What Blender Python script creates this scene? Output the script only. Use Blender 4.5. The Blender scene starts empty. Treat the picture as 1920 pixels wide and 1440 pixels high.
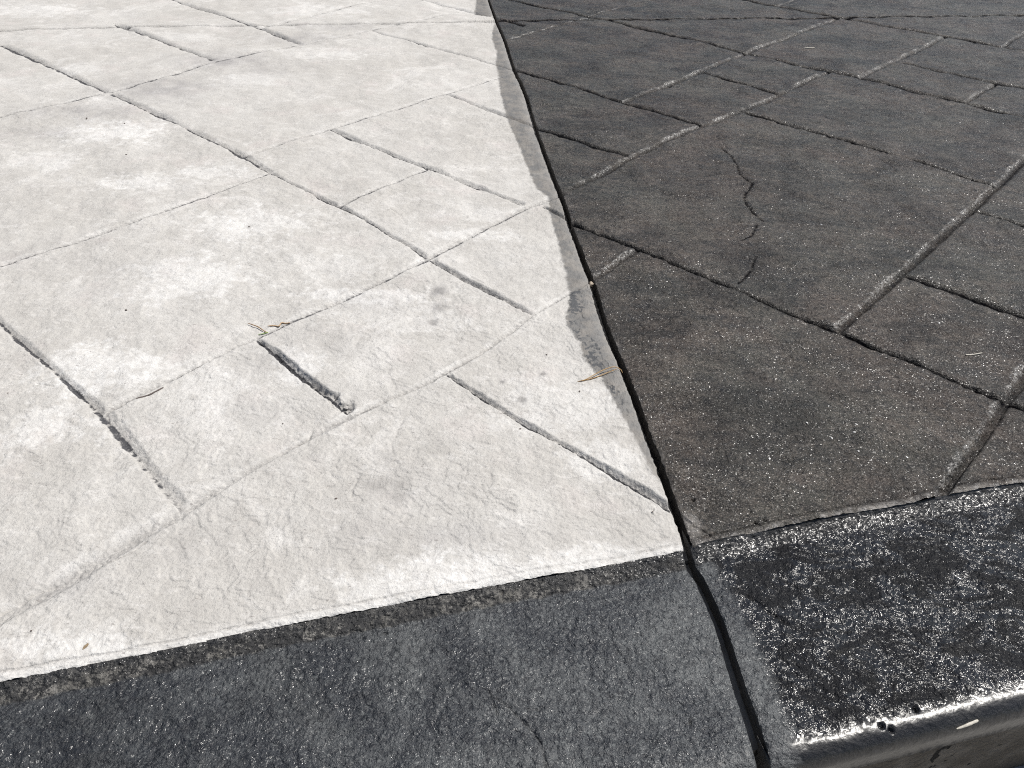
# Stamped concrete patio: pale dry half and freshly sealed dark half, parted by a saw cut,
# with a charcoal border band and bullnose step edge.  Units: metres.
import bpy, math, random
import numpy as np
from mathutils import Vector, Matrix, Quaternion

scene = bpy.context.scene
COL = scene.collection
rng = random.Random(7)

# ------------------------------------------------------------------ camera
PITCH, ROLL, CAM_H = math.radians(38.2), math.radians(1.4), 0.8
cam_d = bpy.data.cameras.new('camera'); cam = bpy.data.objects.new('camera', cam_d); COL.objects.link(cam)
cam_d.sensor_width = 36.0; cam_d.lens = 27.0; cam_d.clip_start = 0.02; cam_d.clip_end = 500.0
_c, _s = math.cos(ROLL), math.sin(ROLL)
_upv = Vector((0, math.sin(PITCH), math.cos(PITCH))); _fw = Vector((0, math.cos(PITCH), -math.sin(PITCH)))
_rt = Vector((_c, 0, 0)) + _s * _upv; _up = Vector((-_s, 0, 0)) + _c * _upv
cam.matrix_world = Matrix(((_rt.x, _up.x, -_fw.x, 0), (_rt.y, _up.y, -_fw.y, 0), (_rt.z, _up.z, -_fw.z, CAM_H), (0, 0, 0, 1)))
scene.camera = cam

# ------------------------------------------------------------------ sky, sun, exposure
SUN_AZ, SUN_EL = math.radians(68.0), math.radians(58.0)       # azimuth clockwise from +Y
world = bpy.data.worlds.new('World'); scene.world = world; world.use_nodes = True
wn = world.node_tree.nodes; wl = world.node_tree.links; wn.clear()
sky = wn.new('ShaderNodeTexSky'); sky.sky_type = 'NISHITA'; sky.sun_disc = False
sky.sun_elevation = SUN_EL; sky.sun_rotation = SUN_AZ
bg = wn.new('ShaderNodeBackground'); bg.inputs['Strength'].default_value = 0.05
wo = wn.new('ShaderNodeOutputWorld'); wl.new(sky.outputs[0], bg.inputs['Color']); wl.new(bg.outputs[0], wo.inputs['Surface'])
sun_d = bpy.data.lights.new('sun', 'SUN'); sun_d.energy = 5.0; sun_d.angle = math.radians(0.53); sun_d.color = (1.0, 0.965, 0.91)
sun = bpy.data.objects.new('sun', sun_d); COL.objects.link(sun)
SUN = Vector((math.sin(SUN_AZ) * math.cos(SUN_EL), math.cos(SUN_AZ) * math.cos(SUN_EL), math.sin(SUN_EL)))
sun.rotation_euler = (-SUN).to_track_quat('-Z', 'Y').to_euler(); sun.location = SUN * 8
scene.view_settings.view_transform = 'Standard'; scene.view_settings.look = 'None'
scene.view_settings.exposure = 0.25; scene.view_settings.gamma = 1.0; scene.view_settings.use_curve_mapping = False
scene.render.engine = 'CYCLES'
scene.cycles.use_denoising = False
scene.cycles.max_bounces = 6
scene.cycles.filter_width = 1.1
scene.cycles.sample_clamp_direct = 6.0

# ------------------------------------------------------------------ numpy noise
F32 = np.float32
def _hash(ix, iy, seed):
    h = (ix.astype(np.uint32) * np.uint32(374761393) + iy.astype(np.uint32) * np.uint32(668265263) + np.uint32((seed * 2246822519) & 0xffffffff))
    h = (h ^ (h >> np.uint32(13))) * np.uint32(1274126177)
    return h ^ (h >> np.uint32(16))
def perlin(x, y, seed=0):
    x = np.asarray(x, F32); y = np.asarray(y, F32)
    xf = np.floor(x); yf = np.floor(y); ix = xf.astype(np.int32); iy = yf.astype(np.int32)
    fx = x - xf; fy = y - yf
    u = fx * fx * fx * (fx * (fx * 6 - 15) + 10); v = fy * fy * fy * (fy * (fy * 6 - 15) + 10)
    def g(dx, dy):
        a = _hash(ix + dx, iy + dy, seed).astype(F32) * F32(2 * math.pi / 4294967296.0)
        return np.cos(a) * (fx - dx) + np.sin(a) * (fy - dy)
    n0 = g(0, 0); n1 = g(1, 0); n2 = g(0, 1); n3 = g(1, 1)
    a = n0 + u * (n1 - n0); b = n2 + u * (n3 - n2)
    return (a + v * (b - a)) * F32(1.5)
def fbm(x, y, freq, octv=4, seed=0, gain=0.5, lac=2.07):
    t = 0; amp = 1.0; s = 0
    for o in range(octv):
        t = t + amp * perlin(x * freq + 17.3 * o, y * freq - 9.1 * o, seed + 31 * o); s += amp
        amp *= gain; freq *= lac
    return t / s
def sstep(a, b, x):
    t = np.clip((x - a) / (b - a), 0, 1); return t * t * (3 - 2 * t)

# ------------------------------------------------------------------ stamp grid -> ground plane
# u runs along one joint direction, v along the other; the stamps were laid by hand, so the
# real joints stray from the ideal grid by a centimetre or two (surveyed residuals below).
K = 0.8 / 0.65
TH = math.radians(-42.3)
AX = np.array([math.cos(TH), math.sin(TH)]); BX = np.array([-AX[1], AX[0]])
CTRL = np.array([(-3.372,0.950,-0.0295,-0.0324),(-2.646,0.950,0.0215,-0.0291),(-1.871,0.950,0.0143,0.0044),(-1.705,0.950,-0.0070,0.0098),(-1.442,0.950,0.0068,0.0107),(-1.108,0.950,-0.0036,-0.0122),(-2.646,0.626,0.0223,-0.0203),(-2.646,1.360,-0.0227,0.0264),(-2.646,1.713,-0.0157,0.0094),(-2.646,2.058,-0.0237,-0.0201),(-1.871,1.255,-0.0005,-0.0062),(-1.871,1.691,0.0080,0.0096),(-1.108,1.255,0.0022,0.0266),(-1.442,1.255,-0.0052,0.0123),(-0.802,0.950,-0.0086,-0.0149),(-1.108,0.517,0.0081,0.0042),(-1.705,0.301,0.0091,-0.0082),(-1.477,0.234,-0.0054,-0.0059),(-1.108,0.234,0.0143,-0.0038),(-0.802,0.234,-0.0115,0.0042),(-0.802,0.517,-0.0079,0.0045),(-0.802,0.698,0.0097,-0.0176),(-0.337,0.698,0.0039,0.0042),(-0.802,-0.010,-0.0023,0.0021),(-3.357,1.360,-0.0128,-0.0140),(-3.041,1.713,0.0052,0.0057),(-3.649,1.713,-0.0028,-0.0031),(-2.978,2.399,-0.0441,0.0401),(-2.921,2.535,-0.0030,-0.0032),(-2.650,2.868,-0.0205,-0.0225),(-2.123,2.868,0.0017,0.0019),(-2.191,2.790,-0.0039,0.0035),(-2.191,2.324,0.0050,-0.0046),(-1.438,2.058,0.0101,-0.0010),(-1.118,2.058,-0.0084,0.0084),(-1.438,2.868,-0.0048,0.0008),(-1.438,3.717,-0.0269,-0.0216),(-1.118,1.691,-0.0012,0.0180),(-1.438,2.507,0.0135,-0.0015),(-1.118,2.507,-0.0003,-0.0090),(-1.118,2.868,0.0116,-0.0012),(-1.118,2.246,0.0155,0.0113),(-1.003,2.868,0.0089,0.0134),(-1.003,3.717,0.0049,-0.0111),(-0.640,2.868,-0.0042,-0.0011),(-0.640,3.200,-0.0162,-0.0238),(-0.467,2.868,-0.0008,-0.0009),(-0.354,2.246,-0.0077,-0.0086),(-0.354,2.031,0.0090,0.0089),(-0.354,1.600,-0.0051,-0.0048),(-0.354,1.292,-0.0001,0.0026),(-0.804,1.292,-0.0049,0.0022),(-0.062,1.292,0.0010,0.0017),(-0.062,0.990,-0.0020,0.0019),(-0.122,1.600,0.0063,0.0069),(-0.237,2.031,-0.0015,-0.0016),(-0.354,2.465,-0.0014,0.0013),(-0.062,1.387,0.0004,-0.0004),(-0.555,3.200,-0.0073,-0.0081),(-0.775,3.717,-0.0035,-0.0050),(-0.775,4.008,-0.0030,0.0027),(-2.716,2.763,-0.0000,-0.0000),(-2.416,2.504,-0.0002,-0.0000),(-1.892,2.053,0.0004,0.0000),(-1.457,1.678,0.0001,0.0000),(-1.134,1.400,0.0006,0.0001),(-1.005,1.289,-0.0007,-0.0001),(-0.799,1.112,-0.0002,-0.0000),(-0.566,0.911,-0.0007,-0.0001),(-0.422,0.787,0.0005,0.0001),(-0.332,0.709,0.0004,0.0000),(-0.272,0.657,-0.0001,-0.0000),(-0.725,-0.038,0.0001,-0.0004),(-0.629,0.113,-0.0001,0.0002),(-0.523,0.278,-0.0004,0.0013),(-0.409,0.457,0.0004,-0.0014),(-0.282,0.656,0.0008,-0.0031),(-0.212,0.765,-0.0006,0.0022),(-0.148,0.864,-0.0010,0.0036),(-0.093,0.952,0.0002,-0.0006),(0.011,1.114,0.0005,-0.0018)])
_anch = np.array([(u, v, 0, 0) for u in (-5.5, -3.8, -1.5, 0.6, 2.0) for v in (-2.2, 5.2)] + [(-5.2, 1.2, 0, 0), (1.6, 2.4, 0, 0), (-2.6, -0.6, 0, 0), (0.9, 3.3, 0, 0), (0.5, 1.9, 0, 0), (-1.4, -0.4, 0, 0)])
CT = np.vstack([CTRL, _anch])
def _tpsk(d2): return 0.5 * d2 * np.log(d2 + 1e-9)
def _solve():
    P = CT[:, :2]; n = len(P)
    d2 = ((P[:, None] - P[None]) ** 2).sum(-1)
    M = np.zeros((n + 3, n + 3)); lam = np.full(n, .0022); lam[len(CTRL) - 20:len(CTRL)] = .00004; M[:n, :n] = _tpsk(d2) + np.diag(lam)
    M[:n, n] = 1; M[:n, n + 1:] = P; M[n, :n] = 1; M[n + 1:, :n] = P.T
    r = np.zeros((n + 3, 2)); r[:n] = CT[:, 2:]
    return np.linalg.solve(M, r)
TPSW = _solve()
def warp(u, v):
    """ideal joint coordinates -> metres on the patio"""
    sh = u.shape; u = u.ravel().astype(float); v = v.ravel().astype(float)
    X = np.empty_like(u); Y = np.empty_like(u); n = len(CT)
    for i in range(0, len(u), 60000):
        a = u[i:i + 60000]; b = v[i:i + 60000]
        k = _tpsk(((a[:, None] - CT[None, :, 0]) ** 2 + (b[:, None] - CT[None, :, 1]) ** 2))
        r = k @ TPSW[:n] + TPSW[n] + a[:, None] * TPSW[n + 1] + b[:, None] * TPSW[n + 2]
        X[i:i + 60000] = a * AX[0] + b * BX[0] + r[:, 0]; Y[i:i + 60000] = a * AX[1] + b * BX[1] + r[:, 1]
    # hand-made wobble of every joint
    X += 0.0012 * fbm(X, Y, 9, 2, 5) + 0.0006 * fbm(X, Y, 70, 2, 6)
    Y += 0.0012 * fbm(X, Y, 9, 2, 8) + 0.0006 * fbm(X, Y, 70, 2, 9)
    return X.reshape(sh), Y.reshape(sh)
SAW_M, SAW_C = -1.1611, 0.4913            # saw cut   u = m v + c
BOR_M, BOR_C = 0.6387, -0.7004            # slab edge u = m v + c
SAW_N = math.hypot(1, SAW_M); BOR_N = math.hypot(1, BOR_M)
GAP = 0.0132
def saw_u(v): return SAW_M * v + SAW_C
def bor_u(v): return BOR_M * v + BOR_C

# ------------------------------------------------------------------ joints, cracks, stains (surveyed)
J = []   # (axis, const, from, to, half width mm, depth mm, steepness, pigment with painted shade)
def ja(v, u0, u1, w, d, n=4, p=.5): J.append(('a', v * K, u0 * K, u1 * K, w * 1e-3, d * 1e-3, n, p))
def jb(u, v0, v1, w, d, n=3, p=.3): J.append(('b', u * K, v0 * K, v1 * K, w * 1e-3, d * 1e-3, n, p))
ja(.772, -2.76, -2.16, 11, 7, 4, .8); ja(.772, -2.13, -1.39, 10, 7, 4, .75); ja(.772, -1.385, -.905, 5, 5, 4, .6)
ja(1.02, -1.52, -.915, 8.5, 6.5, 4, .6); ja(.772, -.893, -.655, 5.5, 7.5, 5, .85); ja(.42, -.897, -.66, 6.5, 9, 4, 1.0)
ja(.19, -1.6, -.90, 5.5, 4.5, 4, .45); ja(.19, -.90, -.655, 7, 3.4, 3, .2); ja(.567, -.648, -.27, 5, 6, 4, .6)
ja(1.672, -2.15, -1.55, 7, 6, 4, .75); ja(1.672, -1.55, -.915, 7, 9, 5, .7); ja(1.374, -1.52, -1.19, 7.5, 7, 4, .75); ja(1.374, -1.19, -.92, 6, 9, 5, .7)
ja(1.392, -3.4, -2.16, 10, 8, 4, .85); ja(1.105, -2.78, -2.17, 9, 8, 4, .85); ja(2.06, -2.42, -1.86, 8, 7, 4, .7)
ja(1.05, -.815, -.05, 6, 11, 5, .6); ja(1.05, -.05, .3, 6, 9, 5, .6); ja(1.05, -.885, -.81, 4, 5, 4, .6)
ja(1.825, -.9, -.295, 6.5, 10, 5, .7); ja(2.33, -3.0, .9, 10, 11, 5, .7); ja(2.037, -1.162, -.915, 6.5, 9, 5, .7)
ja(2.6, -.79, .9, 12, 11, 5, .7); ja(1.3, -.285, .4, 8, 11, 5, .6); ja(1.65, -.285, .6, 5, 9, 5, .6); ja(3.02, -2.6, .9, 13, 11, 5, .7)
jb(-.652, -.9, .19, 12, 3, 3, .2); jb(-.652, .19, .42, 8, 3, 3, .26); jb(-.652, .42, .9, 5, 3, 3, .28)
jb(-.9, .19, .42, 4.5, 3, 3, .32); jb(-.9, .42, .772, 7, 5, 3, .42); jb(-.9, .772, 1.13, 6, 4.5, 3, .42)
jb(-.908, 1.15, 2.333, 8, 6.5, 3, .3); jb(-1.385, -.4, .772, 6, 3.6, 3, .45); jb(-2.15, .19, .772, 8, 4, 3, .5)
jb(-2.15, .772, 1.392, 8, 5, 4, .6); jb(-2.15, 1.392, 2.03, 6, 3, 3, .35); jb(-1.52, .772, 1.66, 6, 3.4, 3, .40)
jb(-1.172, .772, 1.02, 5, 4.2, 4, .55); jb(-2.42, 1.392, 2.45, 9, 5, 3, .4)
jb(-1.168, 1.672, 3.02, 8, 6, 3, .3); jb(-.815, 2.33, 3.02, 8, 6, 3, .3); jb(-.288, 1.05, 2.33, 8, 7, 3, .3)
jb(-.05, .80, 1.3, 8, 6, 5, .2); jb(-.653, .90, 1.05, 6.5, 5, 3, .2); jb(-1.78, 1.85, 2.33, 6, 4, 3, .3); jb(-.52, 2.33, 2.6, 6.5, 6, 4, .3)
jb(-.63, 3.02, 3.7, 6, 6, 3, .3); jb(-1.80, 2.33, 3.02, 3, 2, 3, .2); jb(-1.25, -.4, .19, 6, 4, 3, .3); jb(.2, 1.3, 1.65, 6, 5, 3, .3)
jb(.35, 1.65, 2.6, 6, 5, 3, .3); jb(.2, 2.6, 3.7, 6, 5, 3, .3); jb(-1.41, 3.02, 3.7, 6, 5, 3, .3)
FLINE = [(-2.8771,2.9438),(-2.0118,3.1479),(-1.5802,3.251),(-1.0912,3.3197),(-0.4887,3.4135),(-0.1045,3.4783),(0.3612,3.552),(1.4114,3.695),(2.2966,3.8339),(3.3356,3.9919)]
CRACKS = [(0.0013000000000000002,0.001,[(-0.1707,0.9235),(-0.1768,0.8865),(-0.1823,0.8608),(-0.1719,0.8261)]),(0.0015,0.0012,[(-0.2192,0.791),(-0.2231,0.7695),(-0.2235,0.7466)]),(0.0011,0.0013000000000000002,[(-0.2115,1.0377),(-0.1921,0.9947)]),(0.0014,0.002,[(-0.468,0.7643),(-0.4436,0.7758),(-0.4295,0.7795)]),(0.0012,0.0015,[(-0.7162,0.8547),(-0.7072,0.861),(-0.6988,0.8638)]),(0.0012,0.0018000000000000002,[(-0.6703,0.8551),(-0.6619,0.8651)]),(0.0012,0.0016,[(-0.3629,1.7021),(-0.3045,1.6849),(-0.2746,1.6496),(-0.2481,1.5963)]),(0.0013000000000000002,0.0018000000000000002,[(-0.6405,0.8431),(-0.6278,0.8507),(-0.6149,0.8583)]),(0.0013000000000000002,0.002,[(-0.7857,0.9884),(-0.7563,0.9825)]),(0.0013000000000000002,0.0015,[(-0.093,1.3758),(-0.0699,1.3513),(-0.0511,1.3397)]),(0.0013000000000000002,0.002,[(-0.6506,0.912),(-0.6398,0.9163),(-0.6281,0.8949)]),(0.0016,0.003,[(-0.6083,0.5448),(-0.5948,0.5558),(-0.5825,0.5724),(-0.5619,0.5881)]),(0.0012,0.002,[(-0.5119,0.6236),(-0.4928,0.6389),(-0.4774,0.6615)]),(0.0015,0.0025,[(-0.345,0.8349),(-0.3325,0.8494),(-0.312,0.8657),(-0.3084,0.8867)]),(0.0013000000000000002,0.0022,[(-0.299,0.9626),(-0.2864,0.9428),(-0.2627,0.9305)]),(0.0017,0.003,[(0.5715,2.1188),(0.5849,2.061),(0.5882,1.994),(0.5819,1.9194),(0.5959,1.883)]),(0.002,0.004,[(0.5959,1.883),(0.6039,1.8702),(0.5755,1.8168),(0.5596,1.7754),(0.558,1.7391),(0.5672,1.6845),(0.5762,1.6488)]),(0.0015,0.002,[(0.5585,1.6315),(0.5343,1.5799),(0.5083,1.5607)]),(0.0016,0.0026000000000000003,[(0.5199,1.4828),(0.5005,1.4334),(0.4581,1.368)]),(0.0013000000000000002,0.0025,[(0.2401,0.7288),(0.2537,0.7127),(0.2746,0.6991)])]
RIDGES = [(0.0022,0.0009000000000000001,[(0.4686,1.0804),(0.555,1.0762),(0.6081,1.06),(0.6335,1.0717),(0.6867,1.0893)]),(0.002,0.0009000000000000001,[(0.3759,1.0659),(0.4179,1.063),(0.4551,1.039)]),(0.002,0.0007,[(0.5309,1.0044),(0.5706,1.0031),(0.5838,0.9897)]),(0.002,0.0007,[(0.3175,1.0867),(0.3562,1.093)]),(0.0025,0.0008,[(0.6765,1.0463),(0.7205,1.0421)]),(0.002,0.0008,[(1.1813,3.4263),(1.5145,3.686)]),(0.0025,0.0008,[(0.3226,0.8354),(0.3895,0.8152),(0.4357,0.8393)]),(0.0022,0.0007,[(1.1668,2.5771),(1.2787,2.5068)]),(0.0025,0.0009000000000000001,[(-1.1792,1.9125),(-1.0563,1.8849),(-0.9496,1.8236),(-0.8536,1.7808)]),(0.003,0.0009000000000000001,[(-1.359,1.9372),(-1.2812,1.9495),(-1.1792,1.9125)])]
PITS = [(-0.265,0.9477,0.012,0.007),(-0.2905,0.9768,0.007,0.005),(0.3424,0.7223,0.003,0.004),(0.3553,0.7266,0.003,0.004),(-0.4531,1.1191,0.0066,0.004),(-0.4113,1.0788,0.0055,0.003),(0.2623,0.7627,0.0023,0.003),(0.323,0.7627,0.0023,0.003),(0.0168,1.2881,0.0031,0.003),(0.1988,0.7304,0.0019,0.002),(0.202,0.7374,0.0015,0.002)]
STAIN = [(-0.1782,4.6332),(-0.2074,3.8651),(-0.1996,3.5804),(-0.1182,3.5508),(-0.1084,3.4598),(-0.1124,3.3205),(-0.1098,3.1831),(-0.0854,2.9993),(-0.0855,2.8763),(-0.072,2.7379),(-0.0643,2.5928),(-0.0459,2.4101),(-0.0265,2.2472),(-0.0097,2.1622),(0.0137,2.0246),(0.0415,1.85),(0.0518,1.7958),(0.08,1.7572),(0.0783,1.6832),(0.0882,1.5877),(0.0969,1.4877),(0.1075,1.3535),(0.1112,1.2925),(0.1015,1.2345),(0.0992,1.2034),(0.1062,1.1806),(0.1192,1.1468),(0.1261,1.0978),(0.1382,1.067),(0.1504,1.0447),(0.1643,0.9944),(0.1775,0.9471),(0.1927,0.8901),(0.2009,0.8543),(0.2113,0.8091),(0.2332,0.7618),(0.2244,0.879),(0.194,1.0693),(0.1622,1.3456),(0.1174,1.7144),(0.0597,2.2311),(-0.012,2.8048),(-0.0933,3.4794),(-0.1696,4.6342)]
STAIN2 = [[(0.0998,1.2161),(0.1181,1.2205),(0.1368,1.1961),(0.1513,1.1481),(0.1617,1.1073),(0.1602,1.0648),(0.1443,1.049),(0.1287,1.0948),(0.1202,1.1468),(0.1062,1.1806)],[(0.1587,1.0346),(0.1793,1.0121),(0.1863,0.9744),(0.1741,0.9563),(0.1655,0.9875)],[(0.1083,1.3224),(0.1324,1.3338),(0.1404,1.2551),(0.1189,1.2353),(0.105,1.244)]]
SPOTS = [(-0.1485,1.3104,0.0169,0.0163,0.6),(-0.1598,1.2958,0.0094,0.018,0.5),(-0.1391,1.2519,0.0143,0.0172,0.55),(-0.1507,1.2014,0.0129,0.0127,0.6),(-0.0163,1.0218,0.0054,0.0059,0.6),(0.0173,0.9776,0.0079,0.0083,0.7),(0.0526,1.0453,0.0055,0.006,0.6),(-0.5994,1.5668,0.0071,0.0104,0.6),(-0.4876,0.5047,0.0031,0.0035,0.4),(-0.5228,0.4518,0.0035,0.0025,0.4),(-0.1963,0.7789,0.0306,0.015,0.35),(-0.1545,0.7644,0.0167,0.032,0.35),(-0.1843,0.8291,0.0143,0.0232,0.3),(-0.1151,0.8548,0.0323,0.0216,0.28)]
SMEAR = [(-1.1531,2.5084,0.1504,0.1206,0.7),(-1.0243,2.8166,0.1472,0.0915,0.8),(-0.8547,3.1379,0.1414,0.0776,0.6),(-1.2862,2.2721,0.1695,0.0646,0.6),(-1.3536,2.0925,0.1297,0.0568,0.35),(-0.9065,2.7311,0.1621,0.0869,0.4),(-0.7265,3.3293,0.1705,0.0684,0.5),(-0.4248,1.0595,0.0548,0.0471,0.35),(-0.4078,0.9316,0.0591,0.0334,0.35),(-0.2125,0.6977,0.0505,0.0592,0.22),(-0.1497,0.7751,0.0688,0.0549,0.25),(-0.3278,1.1278,0.0858,0.0511,0.25),(-0.3225,0.8242,0.0473,0.0348,0.2),(-0.4583,0.6576,0.0556,0.0318,0.3),(-0.5513,0.5868,0.059,0.0243,0.3),(-0.1474,1.3105,0.0148,0.0183,0.8),(-0.1473,1.2516,0.0123,0.0192,0.7),(-0.1507,1.2014,0.0119,0.0127,0.6),(-0.0163,1.0218,0.0054,0.0059,0.9),(0.0173,0.9776,0.0079,0.0083,0.9),(0.0526,1.0453,0.0055,0.006,0.9),(-1.0073,1.4086,0.1306,0.0931,0.2),(-0.7969,1.3313,0.0841,0.086,0.2),(-0.2829,1.2646,0.1029,0.0595,0.25),(-0.0885,0.6876,0.1439,0.0285,0.3)]          # grey release-powder smears: x, y, rx, ry, strength
WHITE = [(-0.0009,0.6238,0.1579,0.0328,0.9),(0.1246,0.6535,0.0915,0.0215,0.8),(-0.1546,0.5986,0.0736,0.0247,0.8),(-0.5111,0.502,0.0794,0.0245,0.8),(0.0878,0.9638,0.1048,0.0711,0.5),(-1.1309,2.1283,0.1322,0.0927,0.9),(-0.937,1.7918,0.1036,0.0448,0.8),(-0.7763,1.8677,0.0938,0.0408,0.7),(-0.6991,1.033,0.0983,0.0694,0.9),(-0.5052,0.9684,0.069,0.0567,0.45),(-1.2196,1.9099,0.0944,0.0638,0.5),(-0.3664,1.0465,0.0454,0.0464,0.8),(-0.5988,1.5774,0.1429,0.0812,0.8),(-0.6494,1.3384,0.1272,0.0867,0.8),(-0.3814,1.3947,0.0987,0.0564,0.5),(-0.2252,1.22,0.1309,0.0567,0.45),(-0.7075,0.8819,0.0731,0.0506,0.7),(-0.8914,2.6128,0.1041,0.0691,0.5),(-0.7312,2.943,0.1731,0.0697,0.5),(0.1391,0.8404,0.0564,0.0478,0.6),(-0.0722,1.6607,0.075,0.04,0.5),(-0.2861,1.284,0.1248,0.0319,0.9),(-0.1033,1.5517,0.1071,0.031,0.7),(-1.2784,3.1142,0.1191,0.0611,0.4),(-1.4899,2.6829,0.0698,0.0599,0.5),(-2.0496,3.4669,0.2566,0.1108,0.6),(-0.8679,3.5891,0.2038,0.0976,0.6)]          # chalky efflorescence clouds

def dist_poly(X, Y, pts, reach):
    """distance to an open polyline, only where within reach (else reach*2)"""
    D = np.full(X.shape, reach * 2.0, F32)
    P = np.array(pts)
    m = (X > P[:, 0].min() - reach) & (X < P[:, 0].max() + reach) & (Y > P[:, 1].min() - reach) & (Y < P[:, 1].max() + reach)
    if not m.any(): return D
    x = X[m]; y = Y[m]; d = np.full(x.shape, 1e9)
    for (ax, ay), (bx, by) in zip(P[:-1], P[1:]):
        vx, vy = bx - ax, by - ay; L = vx * vx + vy * vy + 1e-12
        t = np.clip(((x - ax) * vx + (y - ay) * vy) / L, 0, 1)
        d = np.minimum(d, (x - ax - t * vx) ** 2 + (y - ay - t * vy) ** 2)
    D[m] = np.sqrt(d); return D
def in_poly(X, Y, pts):
    inside = np.zeros(X.shape, bool); P = pts; n = len(P)
    for i in range(n):
        (x0, y0), (x1, y1) = P[i], P[i - 1]
        c = ((y0 > Y) != (y1 > Y)) & (X < (x1 - x0) * (Y - y0) / ((y1 - y0) + 1e-12) + x0)
        inside ^= c
    return inside
def poly_mask(X, Y, pts, soft=0.002):
    P = np.array(pts); lo = P.min(0) - .03; hi = P.max(0) + .03; out = np.zeros(X.shape, F32)
    m = (X > lo[0]) & (X < hi[0]) & (Y > lo[1]) & (Y < hi[1])
    if not m.any(): return out
    x = X[m] + 0.006 * fbm(X[m], Y[m], 60, 4, 41, .6); y = Y[m] + 0.006 * fbm(X[m], Y[m], 60, 4, 43, .6)
    d = dist_poly(x, y, list(pts) + [pts[0]], .05); d = np.where(in_poly(x, y, pts), d, -d)
    out[m] = sstep(-soft, soft, d); return out

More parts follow.
